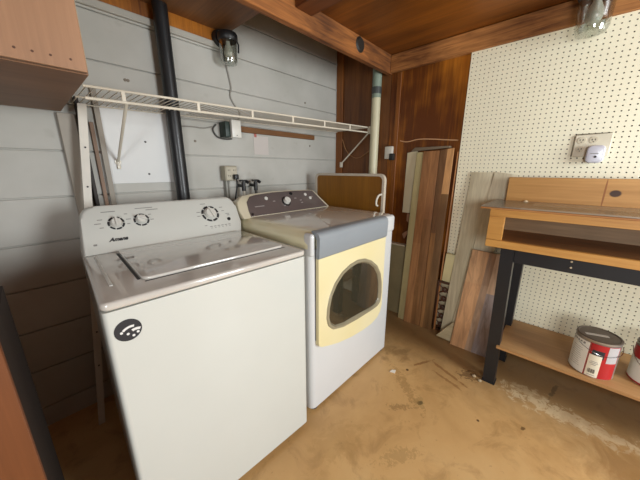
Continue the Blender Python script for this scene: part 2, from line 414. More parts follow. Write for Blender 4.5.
bm = BM(); prism(bm, [(x, y, .945) for x, y in rrect(.195, .905, .74, 1.31, .03, 5, (1, 0, 0, 1))], (0, 0, .011), .004); lid = obj('lid', bm, M_top, wa)
bm = BM(); box(bm, (.186, .93, .9445), (.194, 1.31, .9462)); box(bm, (.2, .898, .9445), (.735, .905, .9455)); obj('lid_gap', bm, M_ink, wa)
bm = BM(); box(bm, (.115, .93, .9448), (.124, 1.31, .9480), .0015, 2); obj('deck_groove_highlight', bm, M_cons, wa)  # pale raised strip standing in for the highlight along the deck groove
# console: sloping face with rounded upper corners
def cons_pt(x, t): return Vector((x, 1.335+.125*t, .944+.182*t))
cn = Vector((0, -.182, .125)).normalized(); cu_ = Vector((0, .125, .182)).normalized()
cx0, cx1 = .106, .80
poly = [(cx0+.01, 0), (cx1-.055, 0)] 
pr = [(cx0-.018, 0), (.768, 0), (.788, .25)]
for k in range(7):
    a = PI/2*k/6; pr.append((.742+.045*math.cos(a)+.0, .72+.28*math.sin(a)))
for k in range(7):
    a = PI/2+PI/2*k/6; pr.append((.161+.055*math.cos(a), .72+.28*math.sin(a)))
bm = BM()
A = [bm.verts.new(cons_pt(x, t)) for x, t in pr]
B = [bm.verts.new(Vector((x, 1.50, .944+.182*t*.985))) for x, t in pr]
f0 = bm.faces.new(A); bm.faces.new(B[::-1])
for i in range(len(A)):
    j = (i+1) % len(A); bm.faces.new((A[i], B[i], B[j], A[j]))
bmesh.ops.bevel(bm, geom=list(f0.edges), offset=.012, segments=4, profile=.5, affect='EDGES')
con = obj('console', bm, M_cons, wa)
def dial(parent, x, t, r, ptfn, nrm, up, ringr, nseg, mk, mr, pointer):
    c = ptfn(x, t)
    right = Vector((1, 0, 0))
    bm = BM()
    for k in range(nseg):
        a0 = 2*PI*k/nseg+.07; a1 = 2*PI*(k+1)/nseg-.07
        q = []
        for s in range(5):
            a = a0+(a1-a0)*s/4; q.append(a)
        P = [c+nrm*.0006+right*math.cos(a)*ringr+up*math.sin(a)*ringr for a in q]+[c+nrm*.0006+right*math.cos(a)*ringr*.76+up*math.sin(a)*ringr*.76 for a in q[::-1]]
        prism(bm, P, nrm*.0006)
    obj('dial_ring', bm, M_ink, parent)
    bm = BM(); cyl(bm, c, c+nrm*.012, r, r*.93, 28); cyl(bm, c+nrm*.012, c+nrm*.020, r*.9, r*.78, 28)
    d = (right*math.cos(pointer)+up*math.sin(pointer)); s = nrm.cross(d)
    kn = obj('knob', bm, mk, parent)
    bm = BM()
    P = [c+nrm*.018+d*r*.95+s*.004, c+nrm*.018-d*r*.95+s*.004, c+nrm*.018-d*r*.95-s*.004, c+nrm*.018+d*r*.95-s*.004]
    prism(bm, P, nrm*.010, .001)
    obj('grip', bm, mk, kn)
    return kn
M_knob = plain('knob_white', (214, 212, 204), .3, coat=.3)
M_knobg = plain('knob_grip_grey', (150, 150, 148), .3)
for (x, t, r, rr, seg, pa) in ((.219, .60, .021, .031, 7, PI/2), (.314, .615, .021, .031, 7, 2.6), (.629, .575, .031, .046, 8, PI*.58)):
    dial(con, x, t, r, cons_pt, cn, cu_, rr, seg, M_knob, None, pa)
bm = BM(); c = cons_pt(.719, .38); cyl(bm, c-cn*.001, c+cn*.003, .010, .009, 18); obj('button', bm, M_black, con)
bm = BM()
def dash(bm, x, t, w, h):
    c = cons_pt(x-.034, t)+cn*.0004; r = Vector((1, 0, 0))
    prism(bm, [c-r*w/2-cu_*h/2, c+r*w/2-cu_*h/2, c+r*w/2+cu_*h/2, c-r*w/2+cu_*h/2], cn*.0004)
for (x, t, w) in ((.235, .86, .05), (.37, .88, .07), (.40, .83, .05), (.20, .70, .018), (.19, .62, .022), (.20, .53, .014), (.295, .78, .012), (.30, .66, .018), (.296, .56, .012), (.385, .72, .012), (.39, .60, .014), (.64, .85, .026), (.605, .64, .02), (.60, .54, .016), (.73, .72, .018), (.735, .62, .014), (.755, .53, .02), (.757, .49, .016), (.62, .28, .012)):
    dash(bm, x, t, w, .0035)
for k in range(6): dash(bm, .645+.02*k, .24, .013, .004); dash(bm, .645+.02*k, .20, .008, .003)
obj('dial_printing', bm, M_grayink, con)
text('brand_lettering', 'Amana', .023, cons_pt(.211, .26)+cn*.0006, (1, 0, 0), cu_, M_ink, con, .0005, .45, .0010)
bm = BM(); dash(bm, .165, .20, .012, .008); obj('corner_mark', bm, M_grayink, con)
# round sticker low on the front
bm = BM(); cyl(bm, (.126, wy0+.001, .853), (.126, wy0-.0012, .853), .032, n=36); st = obj('round_sticker', bm, M_ink, wa)
bm = BM()
def arcbar(bm, cx, cz, a0, a1, r0, r1, y=wy0-.0013):
    q = [a0+(a1-a0)*k/6 for k in range(7)]
    prism(bm, [(cx+r0*math.cos(a), y, cz+r0*math.sin(a)) for a in q]+[(cx+r1*math.cos(a), y, cz+r1*math.sin(a)) for a in q[::-1]], (0, -.0006, 0))
arcbar(bm, .134, .833, 1.35, 2.35, .026, .032); arcbar(bm, .144, .827, 1.15, 2.0, .020, .027)
for x, z in ((.110, .850), (.124, .842), (.136, .833), (.147, .840)): cyl(bm, (x, wy0-.0013, z), (x, wy0-.002, z), .0036, n=10)
obj('sticker_symbol', bm, plain('sticker_white', (225, 225, 222), .5), st)
for (x, y) in ((.12, .85), (.73, .85), (.12, 1.45), (.73, 1.45)):
    bm = BM(); cyl(bm, (x, y, 0), (x, y, .032), .022, .018, 14); obj('foot', bm, M_black, wa)

# the washer stands turned a little clockwise
_p = Vector((.62, .806, 0)); _R = Matrix.Translation(_p) @ Matrix.Rotation(-.052, 4, 'Z') @ Matrix.Translation(-_p)
wa.location = _R @ wa.location; wa.rotation_euler = (0, 0, -.052)

# ------------------------------------------------------------------ dryer
dx0, dx1, dy0, dy1 = .840, 1.608, .830, 1.50
dr = thing('dryer', 'white front-loading dryer with a yellowed door and grey handle band, right of the washer', 'dryer', ((dx0+dx1)/2, 1.15, 0))
def yellowed(name, a, b_, rough=.25, coat=.6):
    m, nt, b = newmat(name, rough, 0, coat)
    n = noise(nt, objco(nt), 3.0, 2, .4)
    lk(nt, ramp(nt, n, [(.35, lin(a)), (.65, lin(b_))]), b.inputs['Base Color']); return m
M_dry = plain('dryer_enamel', (204, 206, 206), .3, coat=.35, var=.01)
def aged_top():
    m, nt, b = newmat('dryer_top_aged', .18, 0, 1.0)
    t = nd(nt, 'ShaderNodeTexCoord'); sp = nd(nt, 'ShaderNodeSeparateXYZ'); lk(nt, t.outputs['Object'], sp.inputs[0])
    v = math_n(nt, 'MULTIPLY_ADD', noise(nt, objco(nt), 5, 2), .06, sp.outputs['X'])
    mr = nd(nt, 'ShaderNodeMapRange'); mr.inputs[1].default_value = -.33; mr.inputs[2].default_value = -.25; lk(nt, v, mr.inputs[0])
    lk(nt, mixc(nt, mr.outputs[0], lin((228, 221, 184)), lin((212, 207, 197))), b.inputs['Base Color']); return m
M_dtop = aged_top()
M_door = yellowed('door_yellowed', (220, 208, 160), (222, 212, 172), .4, .2)
M_band = plain('grey_handle_band', (138, 145, 151), .4, coat=.15, var=.02)
bm = BM(); prism(bm, [(x, y, .02) for x, y in rrect(dx0, dy0, dx1, dy1, .03)], (0, 0, .90)); obj('cabinet', bm, M_dry, dr)
# lid shell: rounded sides, profile in x-z pushed along y
pr = [(dx0-.004, .922)]
for k in range(7):
    a = PI-PI/2*k/6; pr.append((dx0+.052+.056*math.cos(a), .948+.052*math.sin(a)))
for k in range(7):
    a = PI/2-PI/2*k/6; pr.append((dx1-.022+.024*math.cos(a), .975+.025*math.sin(a)))
pr.append((dx1+.002, .922))
bm = BM()
rows = []
for (y, dz, inset) in ((dy0+.004, -.035, .012), (dy0+.006, -.018, .004), (dy0+.018, -.005, .001), (dy0+.04, 0, 0), (dy1-.01, .004, 0)):
    rows.append([bm.verts.new((x + (inset if x < 1.2 else -inset), y, z if z < .93 else max(.93, z+dz))) for x, z in pr])
for a, b in zip(rows[:-1], rows[1:]):
    for i in range(len(pr)-1): bm.faces.new((a[i], a[i+1], b[i+1], b[i]))
bm.faces.new(rows[0]); bm.faces.new(rows[-1][::-1])
for a, b in zip(rows[:-1], rows[1:]): bm.faces.new((a[0], b[0], b[-1], a[-1]))
obj('top', bm, M_dtop, dr)
# front corner posts in clean white
for x0, x1 in ((dx0-.003, .8655), (1.478, dx1+.002)):
    bm = BM(); box(bm, (x0, dy0-.006, .885), (x1, dy0+.05, .996), .022, 5); obj('corner_cap', bm, M_dry, dr)
# drop-down door
yf = .808
def arcp(x0, z0, x1, z1, sag, n=12):
    return [(x0+(x1-x0)*k/n, z0+(z1-z0)*k/n - sag*4*(k/n)*(1-k/n)) for k in range(n+1)]
out = [(.868, .430), (.871, .412), (.882, .402), (.95, .378), (1.03, .354), (1.15, .332), (1.265, .322), (1.36, .324), (1.42, .340), (1.455, .368), (1.470, .41), (1.470, .875), (.868, .875)]
# cut the window opening by building the panel as a ring between outline and window
win = [(.924, .545), (.928, .60), (.945, .662), (.985, .722), (1.040, .765), (1.110, .790), (1.180, .799), (1.250, .789), (1.320, .760), (1.385, .712), (1.428, .650), (1.448, .580), (1.454, .505), (1.445, .452), (1.42, .430), (1.36, .424), (1.19, .426), (1.06, .436), (.975, .460), (.936, .500)]
def resample(poly, N, c, ang0=0):
    """points where rays from c at N angles cross the closed polygon"""
    res = []
    for k in range(N):
        a = ang0+2*PI*k/N; d = (math.cos(a), math.sin(a)); best = None
        for i in range(len(poly)):
            (x1, y1), (x2, y2) = poly[i], poly[(i+1) % len(poly)]
            ex, ey = x2-x1, y2-y1; den = d[0]*ey-d[1]*ex
            if abs(den) < 1e-9: continue
            t = ((x1-c[0])*ey-(y1-c[1])*ex)/den; u = ((x1-c[0])*d[1]-(y1-c[1])*d[0])/den
            if t > 0 and -1e-6 <= u <= 1+1e-6 and (best is None or t < best): best = t
        res.append((c[0]+d[0]*best, c[1]+d[1]*best))
    return res
N = 96; wc = (1.19, .60)
oo = resample(out, N, wc); ww = resample(win, N, wc)
# keep the exact corners of the outline
for cxy in ((.868, .875), (1.470, .875)):
    i = min(range(N), key=lambda k: (oo[k][0]-cxy[0])**2+(oo[k][1]-cxy[1])**2); oo[i] = cxy
bm = BM(); ring_prism(bm, [(x, yf, z) for x, z in oo], [(x, yf, z) for x, z in ww], (0, .024, 0))
door = obj('door', bm, M_door, dr)
def shrink(p, s): return [(wc[0]+(x-wc[0])*s, wc[1]+(z-wc[1])*s) for x, z in p]
def inset(p, d):
    r = []
    for x, z in p:
        l = math.hypot(x-wc[0], z-wc[1]); r.append((x-(x-wc[0])/l*d, z-(z-wc[1])/l*d))
    return r
bm = BM()
loops = [[(x, yf, z) for x, z in ww], [(x, yf-.006, z) for x, z in inset(ww, .004)], [(x, yf-.006, z) for x, z in inset(ww, .016)], [(x, yf+.004, z) for x, z in inset(ww, .026)], [(x, yf+.02, z) for x, z in inset(ww, .030)]]
R = [[bm.verts.new(p) for p in l] for l in loops]
for a, b in zip(R[:-1], R[1:]):
    for i in range(N): bm.faces.new((a[i], a[(i+1) % N], b[(i+1) % N], b[i]))
obj('window_ring', bm, plain('ring_grey', (146, 138, 114), .3, coat=.4), door)
m, nt, b = newmat('dark_door_glass', .06, 0, 1.0); b.inputs['Base Color'].default_value = lin((54, 50, 38)); b.inputs['IOR'].default_value = 1.7
bm = BM(); ins = inset(ww, .024); prism(bm, [(x, yf+.006, z) for x, z in ins], (0, .01, 0))
bmesh.ops.triangulate(bm, faces=[f for f in bm.faces if len(f.verts) > 4])
obj('door_glass', bm, m, door)
# handle band, curling over the top front edge
prof = [(.808, .876), (.802, .885), (.799, .955)]
for k in range(6):
    a = PI-PI/2*k/5*1.0; prof.append((.829+.030*math.cos(a), .972+.030*math.sin(a)))
prof += [(.850, 1.004), (.853, .998), (.830, .988), (.818, .965), (.818, .876)]
bm = BM(); prism(bm, [(.866, y, z) for y, z in prof], (.606, 0, 0)); obj('handle_band', bm, M_band, door)
bm = BM(); box(bm, (.8662, .826, .44), (.868, .829, .985)); obj('door_gap', bm, M_ink, dr)
# raised swoosh line on the dryer top
bm = BM(); tube(bm, [(1.02, .86, .9995), (1.10, 1.0, .9995), (1.22, 1.14, .9998), (1.38, 1.2, 1.0), (1.55, 1.22, 1.0)], .0022, 6, 2); obj('top_ridge', bm, plain('ridge_white', (222, 216, 204), .3, coat=.5), dr)
# console
def dp(x, t): return Vector((x, 1.372+.108*t, 1.0+.128*t))
dn = Vector((0, -.128, .108)).normalized(); du = Vector((0, .108, .128)).normalized()
outl = [(.866, -.02), (1.585, -.02), (1.565, .2), (1.512, .93)]
outl += [(1.49, 1.0), (1.3, 1.05), (1.12, 1.05), (.98, 1.0), (.92, .95), (.872, .70), (.858, .35)]
bm = BM()
A = [bm.verts.new(dp(x-(.03 if x < 1 else 0), t)) for x, t in outl]; B = [bm.verts.new(Vector((x-(.03 if x < 1 else 0), 1.5, 1.0+.128*t*.97))) for x, t in outl]
f0 = bm.faces.new(A); bm.faces.new(B[::-1])
for i in range(len(A)):
    j = (i+1) % len(A); bm.faces.new((A[i], B[i], B[j], A[j]))
bmesh.ops.bevel(bm, geom=list(f0.edges), offset=.006, segments=3, profile=.5, affect='EDGES')
dc = obj('console', bm, yellowed('console_cream', (206, 196, 164), (212, 204, 180)), dr)
inn = [(.884, .04), (1.560, .04), (1.545, .2), (1.492, .93), (1.47, .96), (1.3, 1.0), (1.12, 1.0), (.985, .94), (.938, .88), (.902, .66), (.888, .3)]
bm = BM(); prism(bm, [dp(x, t)+dn*.0003 for x, t in inn], dn*.003, .001)
pan = obj('control_panel', bm, plain('brown_black_panel', (98, 88, 86), .25, coat=.6, var=.05), dc)
c = dp(1.195, .50)+dn*.003
bm = BM(); cyl(bm, c, c+dn*.006, .034, .031, 28); obj('dial_seat', bm, plain('seat_dark', (34, 30, 30), .3), pan)
bm = BM(); cyl(bm, c+dn*.006, c+dn*.026, .025, .022, 28); k_ = obj('knob', bm, M_knob, pan)
bm = BM(); prism(bm, [c+dn*.026+du*.018+Vector((.003, 0, 0)), c+dn*.026-du*.018+Vector((.003, 0, 0)), c+dn*.026-du*.018-Vector((.003, 0, 0)), c+dn*.026+du*.018-Vector((.003, 0, 0))], dn*.003); obj('grip', bm, M_knob, k_)
for (x, t, r, mt) in ((1.05, .74, .013, M_knob), (1.27, .86, .014, M_black), (1.40, .76, .012, M_knob), (1.43, .56, .012, M_knob), (.90, .12, .008, M_black)):
    bm = BM(); c = dp(x, t)+dn*.003; cyl(bm, c, c+dn*.005, r, r*.85, 18); obj('button', bm, mt, pan)
bm = BM()
for (x, t, w) in ((.975, .42, .07), (1.10, .58, .02), (1.29, .62, .02), (1.45, .62, .02), (1.33, .5, .02), (1.33, .38, .02)):
    c = dp(x, t)+dn*.0033; r = Vector((1, 0, 0)); prism(bm, [c-r*w/2-du*.003, c+r*w/2-du*.003, c+r*w/2+du*.003, c-r*w/2+du*.003], dn*.0004)
obj('panel_printing', bm, plain('panel_print', (150, 142, 138), .5), pan)
for (x, y) in ((.88, .86), (1.56, .86), (.88, 1.45), (1.56, 1.45)):
    bm = BM(); cyl(bm, (x, y, 0), (x, y, .022), .022, .018, 14); obj('foot', bm, M_black, dr)

_p = Vector((.84, .83, 0)); _R = Matrix.Translation(_p) @ Matrix.Rotation(-.012, 4, 'Z') @ Matrix.Translation(-_p)
dr.location = _R @ dr.location; dr.rotation_euler = (0, 0, -.012)

# ------------------------------------------------------------------ folded table behind the dryer
tb = thing('folding_table', 'brown folding table with pale rounded rim standing on edge behind the dryer', 'table', (1.75, 1.32, 0))
rr_ = rrect(.985, .02, 1.655, 1.247, .045, 6)
ri_ = rrect(1.003, .038, 1.637, 1.229, .032, 6)
bm = BM(); ring_prism(bm, [(1.738, y, z) for y, z in rr_], [(1.738, y, z) for y, z in ri_], (.028, 0, 0)); obj('rim', bm, plain('rim_pale', (200, 190, 172), .4), tb)
bm = BM(); prism(bm, [(1.742, y, z) for y, z in ri_], (.014, 0, 0)); obj('tabletop', bm, wood('table_hardboard', (112, 70, 8), (148, 98, 20), 'Z', .5, .6, blotch=.2), tb)
bm = BM(); tube(bm, [(1.738, 1.03, 1.02), (1.715, 1.03, 1.03), (1.712, 1.025, 1.07), (1.722, 1.015, 1.10), (1.738, 1.0, 1.105)], .007, 8, 1); obj('latch', bm, plain('latch_white', (215, 210, 196), .4), tb)
for y in (1.05, 1.59):
    bm = BM(); cyl(bm, (1.752, y, 0), (1.752, y, .03), .010, n=10); obj('foot', bm, M_black, tb)

# ------------------------------------------------------------------ wire shelf
sy, szt, szb = 1.385, 1.603, 1.560
sh = thing('wire_shelf', 'long white wire shelf on the painted siding above both machines', 'shelf', (1.2, WY, 1.55))
x0s, x1s = .222, 2.155
bm = BM(); tube(bm, [(x0s, sy, 1.576), (x1s, sy, 1.626)], .0050, 8); obj('front_rail', bm, M_wire, sh)
bm = BM(); tube(bm, [(x0s, sy, 1.535), (x1s, sy, 1.586)], .0056, 8); obj('lower_rail', bm, M_wire, sh)
def zt_(x): return 1.576+.050*(x-x0s)/(x1s-x0s)
def zb_(x): return 1.535+.051*(x-x0s)/(x1s-x0s)
for k in range(7):
    x = .345+.3015*k
    if k == 6: x = 2.12
    bm = BM(); box(bm, (x-.007, sy-.004, zb_(x)), (x+.007, sy+.004, zt_(x)), .001, 1); obj('rail_clip', bm, M_wire, sh)
bm = BM(); tube(bm, [(x0s, WY-.02, zt_(x0s)-.006), (x1s, WY-.02, zt_(x1s)-.006)], .003, 6)
obj('cross_rod', bm, M_wire, sh)
bm = BM(); tube(bm, [(x0s, 1.58, zt_(x0s)-.006), (x1s, 1.58, zt_(x1s)-.006)], .003, 6); obj('cross_rod', bm, M_wire, sh)
bm = BM(); x = x0s+.01
while x < x1s-.005:
    yb = WY-.016 if not (.59 < x < .72) else 1.66
    tube(bm, [(x, yb, zt_(x)-.001), (x, sy, zt_(x)-.001)], .0020, 5); x += .0254
obj('deck_wires', bm, M_wire, sh)
bm = BM(); tube(bm, [(.352, sy, zb_(.35)), (.368, WY-.012, 1.315)], .0065, 8); cyl(bm, (.368, WY-.012, 1.315), (.368, WY-.006, 1.315), .014, n=12); tube(bm, [(.368, WY-.014, 1.33), (.368, WY-.014, 1.28)], .008, 8); obj('support_bracket', bm, M_wire, sh)
bm = BM(); tube(bm, [(2.145, sy, zb_(2.15)+.01), (2.150, 1.70, 1.33)], .0065, 8); box(bm, (2.143, 1.685, 1.295), (2.158, 1.715, 1.345), .003, 1); box(bm, (2.13, sy-.012, zb_(2.15)-.012), (2.162, sy+.010, zt_(2.15)+.01), .003, 1); obj('support_bracket', bm, M_wire, sh)

# ------------------------------------------------------------------ black drain pipe
bm = BM(); cyl(bm, (.655, 1.722, .02), (.655, 1.722, 2.098), .036, n=24)
tag(obj('waste_pipe', bm, plain('black_pipe', (30, 31, 34), .42, coat=.1)), 'black vertical pipe against the siding behind the washer', 'pipe')
# white sheet on siding
bm = BM(); box(bm, (.318, WY-.006, 1.205), (.632, WY+.001, 1.585), .001, 1)
tag(obj('wall_panel', bm, plain('white_sheet', (214, 214, 212), .5, var=.03)), 'smooth white square panel on the siding left of the black pipe', 'panel')
# left uprights
def slab(bm, pts, off): prism(bm, pts, off)
bm = BM(); slab(bm, [(.045, 1.590, .0), (.071, 1.590, .0), (.272, 1.690, 1.565), (.240, 1.690, 1.565)], (0, .014, 0))
up = tag(obj('slotted_upright', bm, plain('upright_white', (214, 208, 196), .45)), 'white slotted upright leaning at the left end of the wire shelf', 'upright')
for k in range(7):
    bm = BM(); f = .2+.11*k; cx = .059+.203*f; cy = 1.590+.1*f; cz = 1.6*f
    cyl(bm, (cx, cy-.001, cz), (cx, cy+.001, cz), .004, n=10); obj('slot', bm, M_ink, up)
bm = BM(); box(bm, (.238, WY-.05, 0), (.252, WY-.004, 1.60), .001, 1); tag(obj('dark_gap_strip', bm, plain('dark_gap_strip', (44, 34, 28), .6)), 'narrow dark strip standing in for the dark gap left of the slotted upright', 'batten')  # dark strip put in for the gap between pale board and upright
bm = BM(); box(bm, (.168, WY-.024, 0), (.232, WY-.002, 1.527), .003, 1); tag(obj('pale_board', bm, plain('pale_board', (160, 152, 140), .6)), 'pale painted board standing on the siding under the wooden cabinet', 'board')
bm = BM(); slab(bm, [(.300, WY-.030, 0), (.322, WY-.030, 0), (.330, WY-.018, 1.66), (.308, WY-.018, 1.66)], (0, .012, 0)); tag(obj('grey_strip', bm, plain('grey_strip', (142, 132, 118), .5)), 'thin grey-brown strip standing right of the slotted upright', 'strip')
bm = BM(); box(bm, (.280, WY-.012, 0), (.296, WY-.003, 1.50), .001, 1); tag(obj('pink_batten', bm, plain('pinkish_batten', (140, 112, 92), .6)), 'pinkish brown batten between the white upright and grey strip', 'batten')

# ------------------------------------------------------------------ wall cabinet upper left
wc_ = thing('wall_cabinet', 'plain plywood wall cabinet hanging at the upper left', 'cabinet', (-.25, 1.4, 1.53))
M_cab = wood('cabinet_plywood', (134, 98, 70), (160, 120, 88), 'Z', .5, .5, blotch=.25)
bm = BM(); box(bm, (-.72, 1.02, 1.532), (.181, 1.038, 2.09), .001, 1); fr = obj('front_panel', bm, M_cab, wc_)
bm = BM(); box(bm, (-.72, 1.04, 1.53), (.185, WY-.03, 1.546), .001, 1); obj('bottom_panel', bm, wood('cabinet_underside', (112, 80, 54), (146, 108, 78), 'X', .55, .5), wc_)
bm = BM(); box(bm, (.168, 1.040, 1.5465), (.186, WY-.03, 2.09), .001, 1); obj('side_panel', bm, plain('side_pale', (180, 164, 140), .6), wc_)
M_nail = plain('nail_dark', (84, 50, 30), .6)
for x in (.050, .080, .112, .150, -.02, -.1):
    bm = BM(); cyl(bm, (x, 1.0205, 1.556), (x, 1.0185, 1.556), .0028, n=8); obj('nail', bm, M_nail, fr)

# ------------------------------------------------------------------ base cabinet lower left
bc = thing('base_cabinet', 'orange-brown wooden cabinet edge at the lower left corner', 'cabinet', (-.45, .95, 0))
bm = BM(); box(bm, (-.80, .742, .02), (-.082, .760, .97), .002, 1); obj('front_panel', bm, wood('front_orange', (84, 46, 20), (118, 68, 34), 'Z', .5, .6), bc)
bm = BM(); box(bm, (-.79, .761, 0), (-.090, 1.18, .95)); obj('body', bm, plain('body_dark', (44, 32, 24), .7), bc)
bm = BM(); box(bm, (-.80, .742, .9705), (-.11, 1.20, .985), .002, 1); obj('worktop', bm, plain('cab_top', (120, 80, 50), .5), bc)

# ------------------------------------------------------------------ jar lamps
def jar_lamp(loc, label, k=1.0, plate=False):
    x, y, z = loc
    t = thing('jar_lamp', label, 'lamp', (x, y, z), 'glass jar ceiling lamps')
    def sc(p): return [(r*k, h*k) for r, h in p]
    bm = BM(); lathe(bm, (x, y, z), sc([(.056, 0), (.062, -.010), (.062, -.036), (.056, -.046)]), 28); obj('base', bm, M_black, t)
    bm = BM(); lathe(bm, (x, y, z-.042*k), sc([(.053, 0), (.056, -.02), (.053, -.112), (.046, -.130), (.015, -.138), (.012, -.135), (.044, -.126), (.050, -.110), (.053, -.02), (.050, 0)]), 28)
    for f in [f for f in bm.faces if len(f.verts) > 4][:]: bm.faces.remove(f)
    obj('glass_jar', bm, M_jar, t)
    bm = BM(); lathe(bm, (x, y, z-.040*k), sc([(.012, 0), (.013, -.02), (.026, -.05), (.029, -.072), (.022, -.092), (.008, -.100)]), 20); obj('bulb', bm, plain('bulb_white', (205, 202, 190), .35), t)
    if plate:
        bm = BM(); cyl(bm, (x-.012, WY-.0125, z-.012), (x-.012, y+.045, z-.012), .050, .042, 24); obj('wall_plate', bm, M_black, t)
        bm = BM(); tube(bm, [(x+.060, y, z-.02), (x+.066, y-.01, z-.045), (x+.063, y-.01, z-.09)], .005, 6); obj('clip', bm, M_black, t)
jar_lamp((1.012, 1.690, 2.068), 'glass jar lamp with black base under the ceiling above the washer', .95, True)
jar_lamp((2.045, .070, 2.134), 'glass jar lamp with black base in front of the pegboard at upper right', 1.22)

# ------------------------------------------------------------------ wiring and plumbing on the siding
bm = BM(); tube(bm, [(1.035, WY-.006, 1.99), (1.035, WY-.006, 1.93), (1.055, WY-.006, 1.84), (1.062, WY-.006, 1.79), (1.045, WY-.006, 1.75), (1.07, WY-.006, 1.70), (1.12, WY-.006, 1.655), (1.10, WY-.006, 1.60), (1.03, WY-.02, 1.57)], .0052, 8, 2)
tag(obj('lamp_cable', bm, M_cord), 'grey cable hanging down the siding from the lamp to the shelf', 'cable')
jb = thing('junction_box', 'small box with white cover and dark back below the wire shelf', 'electrical box', (1.0, WY, 1.49))
bm = BM(); box(bm, (.955, 1.70, 1.482), (1.005, WY, 1.575), .004); obj('body', bm, plain('box_dark_green', (38, 54, 48), .5), jb)
bm = BM(); box(bm, (.985, 1.672, 1.478), (1.052, 1.699, 1.585), .004); obj('cover', bm, plain('cover_white', (222, 220, 212), .4), jb)
bm = BM(); cyl(bm, (1.018, 1.6718, 1.492), (1.018, 1.6705, 1.492), .003, n=8); obj('screw', bm, M_ink, jb)
bm = BM(); tube(bm, [(.93, WY-.01, 1.56), (.90, WY-.01, 1.53), (.92, WY-.01, 1.49), (.95, WY-.012, 1.475), (1.0, WY-.02, 1.472), (1.03, WY-.02, 1.478)], .005, 6, 2); tag(obj('looped_cable', bm, plain('dark_cable', (78, 76, 72), .6)), 'dark cable looping around the left of the junction box', 'cable')
bm = BM(); tube(bm, [(.705, WY-.006, 1.525), (.78, WY-.006, 1.532), (.85, WY-.006, 1.525), (.93, WY-.008, 1.552)], .004, 6, 2); tag(obj('thin_cable', bm, M_cord), 'thin grey cable stapled on siding between pipe and junction box', 'cable')
ob = thing('outlet_box', 'grey-beige surface outlet box on the siding above the valves', 'outlet', (.98, WY, 1.21))
M_ob = plain('outlet_beige', (168, 160, 140), .45)
bm = BM(); box(bm, (.935, 1.715, 1.203), (1.025, WY, 1.30), .006); obj('housing', bm, M_ob, ob)
bm = BM(); box(bm, (.941, 1.711, 1.209), (1.019, 1.716, 1.294), .002, 1); obj('face_plate', bm, plain('plate_beige', (184, 176, 156), .4), ob)
for zz in (1.272, 1.236):
    for xx in (.962, 1.000):
        bm = BM()
        for s in (-.006, .006): box(bm, (xx+s-.0015, 1.7100, zz-.005), (xx+s+.0015, 1.7112, zz+.005))
        obj('socket_slot', bm, M_ink, ob)
pg = thing('power_plug', 'black plug in the beige outlet box with its cord dropping behind', 'plug', (1.0, 1.70, 1.2))
bm = BM(); box(bm, (.984, 1.678, 1.212), (1.014, 1.709, 1.245), .006); obj('plug_body', bm, M_black, pg)
bm = BM(); tube(bm, [(.999, 1.688, 1.214), (1.0, 1.685, 1.17), (.99, 1.70, 1.10), (.97, 1.70, 1.0), (.95, 1.70, .8)], .005, 8, 2); obj('cord', bm, M_black, pg)
bm = BM(); cyl(bm, (.962, WY-.02, .30), (.962, WY-.02, 1.203), .012, n=12); tag(obj('conduit', bm, plain('grey_conduit', (140, 138, 130), .5, metal=.3)), 'grey conduit rising behind the machines to the beige outlet box', 'conduit')
for i, (x, lb) in enumerate(((1.065, 'black water valve nearest the outlet box, between the machines'), (1.165, 'black water valve further right, just above the dryer console'))):
    v = thing('water_valve', lb, 'valve', (x, WY, 1.1), 'washer water valves')
    bm = BM(); cyl(bm, (x, WY, 1.165), (x, 1.71, 1.165), .011, n=12); cyl(bm, (x, 1.712, 1.19), (x, 1.712, 1.13), .014, n=14); obj('body', bm, M_black, v)
    bm = BM(); cyl(bm, (x, 1.712, 1.19), (x, 1.712, 1.198), .008, n=10); box(bm, (x-.030, 1.703, 1.197), (x+.026, 1.721, 1.207), .003, 1)
    cyl(bm, (x+.028, 1.700, 1.188), (x+.028, 1.720, 1.196), .011, n=12); obj('handle', bm, M_black, v)
    bm = BM(); tube(bm, [(x, 1.712, 1.132), (x, 1.71, 1.08), (x-.01, 1.70, 1.0), (x-.04, 1.69, .85)], .010, 8, 2); obj('hose', bm, plain('hose_grey', (196, 190, 176) if i == 0 else (70, 66, 60), .5), v)
bm = BM(); box(bm, (1.085, WY-.022, 1.528), (1.84, WY-.001, 1.566), .003, 1); tag(obj('wood_cleat', bm, wood('cleat', (92, 58, 26), (138, 92, 50), 'X', .6)), 'brown wooden cleat on the siding under the wire shelf', 'cleat')
bm = BM(); box(bm, (1.215, WY-.0025, 1.385), (1.345, WY+.001, 1.515)); pp = tag(obj('faded_plate', bm, plain('faded_pink', (196, 188, 182), .6, var=.03)), 'faded pinkish square plate on siding under the wooden cleat', 'plate')
bm = BM(); box(bm, (1.222, WY-.0035, 1.505), (1.242, WY-.002, 1.535)); obj('red_tab', bm, plain('red_tab', (176, 96, 88), .6), pp)
for (x, z) in ((.463, 1.72), (.475, 1.72), (.787, 1.448), (1.80, 1.477), (1.747, 1.816)):
    bm = BM(); cyl(bm, (x, WY-.004, z), (x, WY+.002, z), .007, .008, n=10); tag(obj('nail_head', bm, plain('nail_rust', (128, 118, 104), .6)), 'small dark nail head in the painted siding', 'nail', 'nail heads in the siding')
for (x, z) in ((.51, 1.424), (.505, 1.253)):
    bm = BM(); cyl(bm, (x, WY-.0095, z), (x, WY-.005, z), .0045, .006, n=10); tag(obj('screw_head', bm, plain('screw_dark', (60, 56, 50), .5)), 'small dark screw head in the white square panel', 'screw', 'screws in the white panel')

